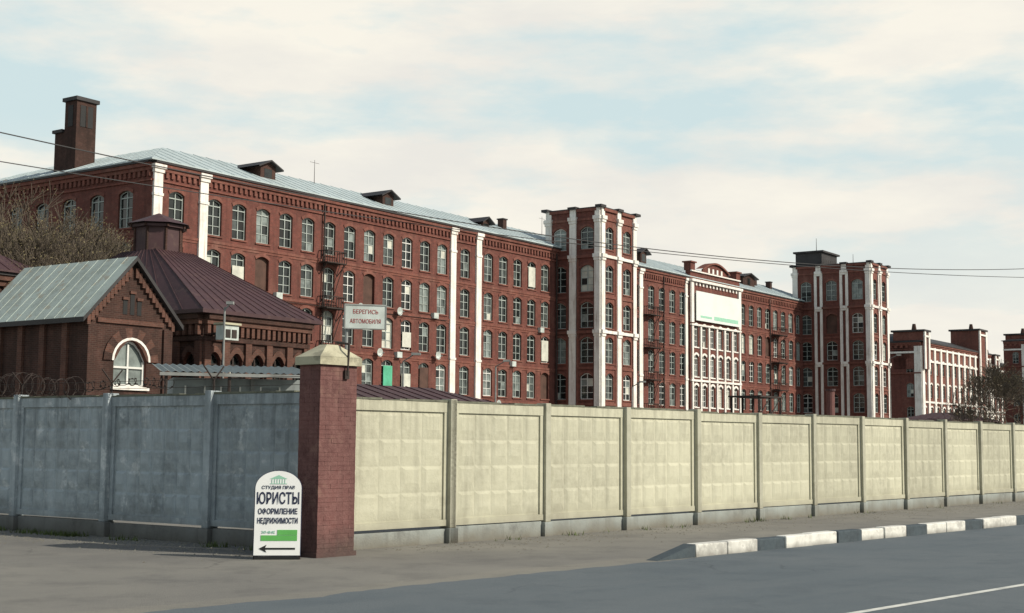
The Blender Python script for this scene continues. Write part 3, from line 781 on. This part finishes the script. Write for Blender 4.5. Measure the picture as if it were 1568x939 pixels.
# gate pillar
gp = empty('brick_gate_pillar', (-3.2, 24.0, 0), A_F)
m = MB(); rnd = random.Random(4)
sx, sy = .425, .27
z = 0.0; k = 0
while z < 3.25:
    j = rnd.uniform(-.002, .002); h = .0775
    cuts = [0, .28, .57, .85] if k % 2 else [0, .14, .43, .71, .85]
    for c0, c1 in zip(cuts[:-1], cuts[1:]):
        jj = rnd.uniform(-.003, .003)
        m.box(-sx + c0 + .002, -sx + c1 - .002, -sy - jj + j, -sy + .03, z, z + h - .004, M_pillar)
    cuts = [.035, .28, .54] if k % 2 else [.035, .14, .4, .54]
    for c0, c1 in zip(cuts[:-1], cuts[1:]):
        jj = rnd.uniform(-.003, .003)
        m.box(-sx + jj, -sx + .03, -sy + c0, -sy + c1 - .004, z, z + h - .004, M_pillar)
    z += h; k += 1
m.box(-sx + .005, sx - .001, -sy + .005, sy, 0, 3.28, M_pillar)
m.box(-sx - .03, sx + .03, -sy - .03, sy + .03, 0, .08, M_pillar)
m.obj('shaft', gp)
m = MB(); a = .06
m.box(-sx - a, sx + a, -sy - a, sy + a, 3.285, 3.42, M_cap)
b = [(-sx - a, -sy - a), (sx + a, -sy - a), (sx + a, sy + a), (-sx - a, sy + a)]
q = [(-.13, -.09), (.13, -.09), (.13, .09), (-.13, .09)]
for k in range(4):
    m.face([(*b[k], 3.423), (*b[(k + 1) % 4], 3.423), (*q[(k + 1) % 4], 3.65), (*q[k], 3.65)], M_cap)
m.face([(*p, 3.65) for p in q], M_cap)
m.obj('capstone', gp)
m = MB(); m.tube((.16, -sy - .07, 3.66), (.15, -sy - .05, 3.12), .025, .02, M_iron, 6); m.tube((.16, -sy - .07, 3.66), (.18, 0, 3.70), .02, .02, M_iron, 6)
m.box(.10, .2, -sy - .05, -sy - .006, 3.05, 3.2, M_iron); m.obj('hinge_bracket', gp)

# ------------------------------------------------------------------ signs
sb = empty('sidewalk_sign_board', (-3.89, 23.15, 0)); sb.rotation_euler = (R(-4), 0, R(6))
def arch_outline(w, h, hs, n=20):
    pts = [(-w / 2, 0), (w / 2, 0)]
    for k in range(n + 1):
        t = math.pi * k / n; pts.append((w / 2 * math.cos(t), hs + (h - hs) * math.sin(t)))
    return pts
def plate(mb, pts, y0, y1, zoff, mat):
    mb.face([(p[0], y0, p[1] + zoff) for p in pts], mat); mb.face([(p[0], y1, p[1] + zoff) for p in pts], mat)
    for k in range(len(pts)):
        p, q = pts[k], pts[(k + 1) % len(pts)]
        mb.face([(p[0], y0, p[1] + zoff), (q[0], y0, q[1] + zoff), (q[0], y1, q[1] + zoff), (p[0], y1, p[1] + zoff)], mat)
m = MB(); plate(m, arch_outline(.79, 1.42, 1.12), 0, .025, .06, M_navy); plate(m, arch_outline(.765, 1.40, 1.11), -.006, -.001, .07, M_sign)
m.obj('board', sb)
m = MB()
for x in (-.37, .37): m.box(x - .02, x + .02, .03, .06, -.02, 1.2, M_iron); m.tube((x, .05, 1.2), (x, .55, .02), .015, .015, M_iron, 5)
m.box(-.37, .37, -.0, .03, .0, .055, M_blk); m.box(-.36, .36, .3, .32, .5, .53, M_iron); m.obj('frame_legs', sb)
m = MB(); m.box(-.27, .33, -.012, -.007, .31, .40, M_green); m.box(0.0, .33, -.012, -.007, .405, .49, M_green)
m.box(-.2, .3, -.012, -.007, .165, .195, M_blk); m.face([(-.3, -.012, .18), (-.17, -.012, .115), (-.2, -.012, .18), (-.17, -.012, .245)], M_blk)
m.box(-.14, .14, -.012, -.007, 1.25, 1.26, M_palegreen)
for k in range(6): m.box(-.115 + k * .043, -.105 + k * .043, -.012, -.007, 1.265, 1.33, M_palegreen)
m.face([(-.15, -.010, 1.335), (.15, -.010, 1.335), (0, -.010, 1.40)], M_palegreen)
m.obj('graphics', sb)
text('СТУДИЯ ПРАВ', .074, (0, -.011, 1.19), M_navy, sb, .001, 1.05)
text('ЮРИСТЫ', .26, (0, -.011, 1.0), M_navy, sb, .005, .60)
text('ОФОРМЛЕНИЕ', .125, (0, -.011, .79), M_navy, sb, .0028, .72)
text('НЕДВИЖИМОСТИ', .125, (0, -.011, .635), M_navy, sb, .0028, .60)
text('247-48-82', .06, (-.15, -.011, .45), M_palegreen, sb, .001, .9)

ws = empty('warning_sign', (-3.22, 30.0, 0), R(16))
m = MB(); m.box(-.46, .46, -.03, .0, 4.42, 4.96, M_signo)
for z in (4.42, 4.94): m.box(-.47, .47, -.04, .01, z - .012, z + .012, M_steel)
for x in (-.46, .45): m.box(x - .012, x + .015, -.04, .01, 4.433, 4.927, M_steel)
m.tube((-.40, .05, 0), (-.40, .05, 4.9), .035, .035, M_steel, 8); m.box(-.45, .4, .002, .03, 4.65, 4.7, M_steel)
m.obj('board_and_post', ws)
text('БЕРЕГИСЬ', .13, (0, -.035, 4.79), M_red, ws, .0, .85); text('АВТОМОБИЛЯ', .13, (0, -.035, 4.58), M_red, ws, .0, .74)

lp = empty('lamp_post', (-10.1, 48.0, 0)); m = MB()
m.tube((0, 0, 0), (0, 0, 6.6), .045, .035, M_steel, 8); m.tube((0, 0, 6.5), (.2, -.15, 6.7), .025, .025, M_steel, 6)
m.box(.1, .35, -.3, -.1, 6.68, 6.78, M_steel); m.tube((-1, 0, 3.9), (1.2, 0, 3.85), .03, .03, M_steel, 6); m.obj('post_and_head', lp)
for (x, y, h) in ((13.2, 150, 8), (-1.5, 130, 9), (58, 210, 15), (100, 240, 14), (104, 232, 12), (-8.3, 105, 8)):
    lp = empty('lamp_post', (x, y, 0)); m = MB(); m.tube((0, 0, 0), (0, 0, h), .11, .07, M_steel, 8); m.tube((0, 0, h), (.9, -.9, h + .5), .05, .05, M_steel, 6)
    m.box(.7, 1.4, -1.3, -.8, h + .42, h + .6, M_steel); m.obj('post_and_head', lp)

# ------------------------------------------------------------------ cables
def cable(p, q, sag, r=.018):
    m = MB(); n = 60; prev = None
    for k in range(n + 1):
        t = k / n; v = Vector(p).lerp(Vector(q), t); v.z -= sag * 4 * t * (1 - t)
        if prev: m.tube(prev, v, r, r, M_rubber, 4)
        prev = v
    return m.obj('overhead_cable')
cable((-17.1, 32.0, 10.3), (28.5, 68.6, 11.0), 1.6, .018)
cable((-17.1, 32.4, 9.35), (28.5, 69.0, 10.45), .9, .015)
for (x, y) in ((-17.1, 32.0), (28.5, 68.6)):
    up = empty('utility_pole', (x, y, 0)); m = MB(); m.tube((0, .2, 0), (0, .2, 11), .16, .11, M_wood, 10); m.box(-.7, .7, .1, .24, 10.1, 10.25, M_wood); m.obj('pole', up)

# ------------------------------------------------------------------ trees
def bare_tree(name, loc, height, seed, levels=6, spread=.55, bud=3, trunk=.22, minr=.014):
    rnd = random.Random(seed); m = MB()
    def grow(p, d, l, r, lv):
        for s in range(2):
            nd = (d + Vector((rnd.uniform(-1, 1), rnd.uniform(-1, 1), rnd.uniform(-.2, .6))) * .17).normalized()
            q = p + nd * (l / 2); r2 = max(minr, r * .82)
            m.tube(p, q, r, r2, M_bark, 5 if lv > 3 else 3); p, d, r = q, nd, r2
        if lv == 0:
            for _ in range(bud):
                c = p + Vector((rnd.uniform(-.3, .3), rnd.uniform(-.3, .3), rnd.uniform(-.3, .3))); s = rnd.uniform(.04, .10)
                m.face([c + Vector((rnd.uniform(-s, s), rnd.uniform(-s, s), rnd.uniform(-s, s))) for _ in range(3)], M_bud)
            return
        n = 4 if lv in (1, 2, levels) else 3
        for k in range(n):
            ax = d.orthogonal().normalized(); ax.rotate(Quaternion(d, rnd.uniform(0, 6.283)))
            nd = d.copy(); nd.rotate(Quaternion(ax, rnd.uniform(.25, spread + .35))); nd.z += .12; nd.normalize()
            grow(p, nd, l * rnd.uniform(.66, .86), max(minr, r * rnd.uniform(.5, .7)), lv - 1)
    grow(Vector((0, 0, 0)), Vector((0, 0, 1)), height * .27, trunk, levels)
    o = m.obj(name); o.location = loc; return o
bare_tree('bare_tree', (-36.0, 93, 0), 20.5, 1, trunk=.32, minr=.022)
bare_tree('bare_tree', (-31.5, 97, 0), 17.5, 2, trunk=.3, minr=.022)
bare_tree('bare_tree', (-29.0, 88, 0), 15, 3, trunk=.25, minr=.018)
bare_tree('bare_tree', (-40.0, 104, 0), 22, 8, trunk=.35, minr=.022)
bare_tree('bare_tree', (-33.5, 90, 0), 18, 14, trunk=.3, minr=.02)
for i, (x, y, h, lv) in enumerate(((51.5, 152, 11.5, 5), (58, 160, 13, 5), (49, 150, 8, 4), (63, 168, 12, 5), (54, 172, 10, 4), (68, 185, 13, 5), (71, 180, 9, 4))):
    bare_tree('bare_tree', (x, y, 0), h, 20 + i, levels=lv, trunk=.16, minr=.026, bud=2)
bare_tree('bare_shrub', (-1.5, 60, 0), 3.6, 40, levels=4, trunk=.05)

def tufts():
    rnd = random.Random(11); m = MB()
    def tuft(x, y, s, n):
        for _ in range(n):
            a = rnd.uniform(0, 6.28); px, py = x + rnd.gauss(0, s), y + rnd.gauss(0, s * .4); h = rnd.uniform(.04, .14); w = .012
            dx, dy = math.cos(a), math.sin(a)
            m.face([(px - dy * w, py + dx * w, 0), (px + dy * w, py - dx * w, 0), (px + dx * h * .6, py + dy * h * .6, h)], M_grass)
    for i in range(34):
        t = rnd.uniform(.0, 14)
        tuft(-3.6 - .816 * t - .12, 24.75 + .578 * t - .25, .14, rnd.randint(8, 70))
    for i in range(26):
        t = rnd.uniform(0, 45); tuft(-2.4 + .655 * t + .25, 25.8 + .757 * t - .2, .12, rnd.randint(4, 12))
    m.obj('weeds')
    g = MB()
    for i in range(2600):
        if rnd.random() < .5:
            t = rnd.uniform(0, 40); o = abs(rnd.gauss(0, .9)) + .15; x, y = -2.6 + .655 * t + .757 * o, 25.6 + .757 * t - .655 * o
        else:
            t = rnd.uniform(0, 16); o = abs(rnd.gauss(0, .9)) + .15; x, y = -3.3 - .816 * t - .578 * o, 24.75 + .578 * t - .816 * o
        s = rnd.uniform(.008, .03)
        g.face([(x - s, y - s, 0), (x + s, y - s, 0), (x, y, s)], M_plinth); g.face([(x + s, y - s, 0), (x, y + s, 0), (x, y, s)], M_plinth); g.face([(x, y + s, 0), (x - s, y - s, 0), (x, y, s)], M_plinth)
    g.obj('gravel')
tufts()

# ------------------------------------------------------------------ ground, road, kerb
m = MB(); S = 1500
m.face([(-S, -S, 0), (S, -S, 0), (S, S, 0), (-S, S, 0)], M_ground); m.obj('ground')
kd = Vector((.672, .740, 0)).normalized(); kn = Vector((kd.y, -kd.x, 0))
K0 = Vector((3.06, 24.4, 0))
rnd = random.Random(2)
def ragged(off, amp, z, mat, name, step=.6):
    m = MB()
    n = int(420 / step); pr = None; w1 = 0
    for i in range(n + 1):
        t = -120 + i * step
        w1 = w1 * .8 + rnd.uniform(-amp, amp) * .5
        e = K0 + kd * t + kn * (off + (w1 if t < .5 else -0.1))
        f = K0 + kd * t + kn * 16
        if pr: m.face([(pr[0].x, pr[0].y, z), (e.x, e.y, z), (f.x, f.y, z), (pr[1].x, pr[1].y, z)], mat)
        pr = (e, f)
    m.obj(name)
ragged(-.30, .22, .004, M_sand, 'road_shoulder', .22)
ragged(.28, .14, .008, M_road, 'road', .2)
m = MB()
c0 = Vector((4.2, 16.6, .012)); ld = Vector((.69, .724, 0)).normalized(); ln = Vector((ld.y, -ld.x, 0))
a, b = c0 - ld * 60, c0 + ld * 250
m.face([a - ln * .06, b - ln * .06, b + ln * .06, a + ln * .06], M_line); m.obj('lane_marking')

kb = empty('striped_kerb', tuple(K0), math.atan2(kd.y, kd.x))
m = MB(); x = 0.0
hk, wk = .23, .24
m.face([(-1.15, -wk, 0), (-.01, -wk, 0), (-.01, -wk, hk)], M_kb); m.face([(-1.15, 0, 0), (-.01, 0, 0), (-.01, 0, hk)], M_kb)
m.face([(-1.15, -wk, 0.0), (-.01, -wk, hk), (-.01, 0, hk), (-1.15, 0, 0)], M_kb)
while x < 90:
    for k in range(3):
        mt = M_kw if k < 2 else M_kb
        j = rnd.uniform(-.018, .018); hz = hk + rnd.uniform(-.015, .015)
        m.box(x + .006, x + .994, -wk + j, j, -.05, hz, mt); x += 1.0
m.obj('kerb_stones', kb, bevel=.025)

# ------------------------------------------------------------------ sky and sun
EL, AZ = R(33), R(111)   # azimuth clockwise from +Y
wd = bpy.data.worlds.new('World'); scene.world = wd; wd.use_nodes = True
nt = wd.node_tree; bg = nt.nodes['Background']; bg.inputs[1].default_value = .1
sky = nt.nodes.new('ShaderNodeTexSky'); sky.sky_type = 'NISHITA'; sky.sun_disc = False
sky.sun_elevation = EL; sky.sun_rotation = AZ; sky.dust_density = 2.0; sky.air_density = 1.2
v = mapping(nt, (1, 1, 3.4), 'Generated')
n1 = noise(nt, v, 4.2, 8, .56)
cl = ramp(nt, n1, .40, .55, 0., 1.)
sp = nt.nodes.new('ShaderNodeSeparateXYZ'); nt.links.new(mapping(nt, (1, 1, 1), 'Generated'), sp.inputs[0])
hi = ramp(nt, sp.outputs[2], .30, .55, 1, .10)  # sky above the view: cloud faded out to lower the ambient light
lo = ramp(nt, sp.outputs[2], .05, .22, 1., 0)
bk = ramp(nt, sp.outputs[1], -.5, .2, .35, 1)     # unseen sky behind the camera: cloud thinned to deepen shade on walls
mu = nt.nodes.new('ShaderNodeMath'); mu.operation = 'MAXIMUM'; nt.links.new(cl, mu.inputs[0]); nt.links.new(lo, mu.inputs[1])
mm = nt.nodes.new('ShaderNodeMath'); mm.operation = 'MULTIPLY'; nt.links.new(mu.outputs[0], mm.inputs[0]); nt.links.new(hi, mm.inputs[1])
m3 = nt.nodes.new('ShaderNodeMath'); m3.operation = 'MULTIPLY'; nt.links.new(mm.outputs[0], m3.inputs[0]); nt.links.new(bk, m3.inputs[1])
cc = mix_rgb(nt, ramp(nt, noise(nt, v, 5, 8, .6), .40, .64), (9.5, 9.1, 8.1), (8.35, 8.15, 7.6))
veil = ramp(nt, sp.outputs[2], .30, .6, .9, .05)
blu = mix_rgb(nt, veil, sky.outputs[0], (6.7, 8.1, 8.2))
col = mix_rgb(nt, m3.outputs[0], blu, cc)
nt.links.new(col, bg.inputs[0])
sd = Vector((math.sin(AZ) * math.cos(EL), math.cos(AZ) * math.cos(EL), math.sin(EL)))
su = bpy.data.lights.new('sun', 'SUN'); su.energy = 4.5; su.angle = R(.6); su.color = (1, .93, .80)
so = bpy.data.objects.new('sun', su); scene.collection.objects.link(so); so.rotation_euler = sd.to_track_quat('Z', 'Y').to_euler(); so.location = (30, -20, 50)

# ------------------------------------------------------------------ camera
cam = bpy.data.cameras.new('camera'); co = bpy.data.objects.new('camera', cam); scene.collection.objects.link(co)
cam.lens = 48.2; cam.sensor_width = 36; cam.clip_end = 5000; cam.clip_start = .1
co.matrix_world = Matrix.Translation((0, 0, 2.0)) @ Matrix.Rotation(R(90 + 5.6), 4, 'X') @ Matrix.Rotation(.008, 4, 'Z')
scene.camera = co
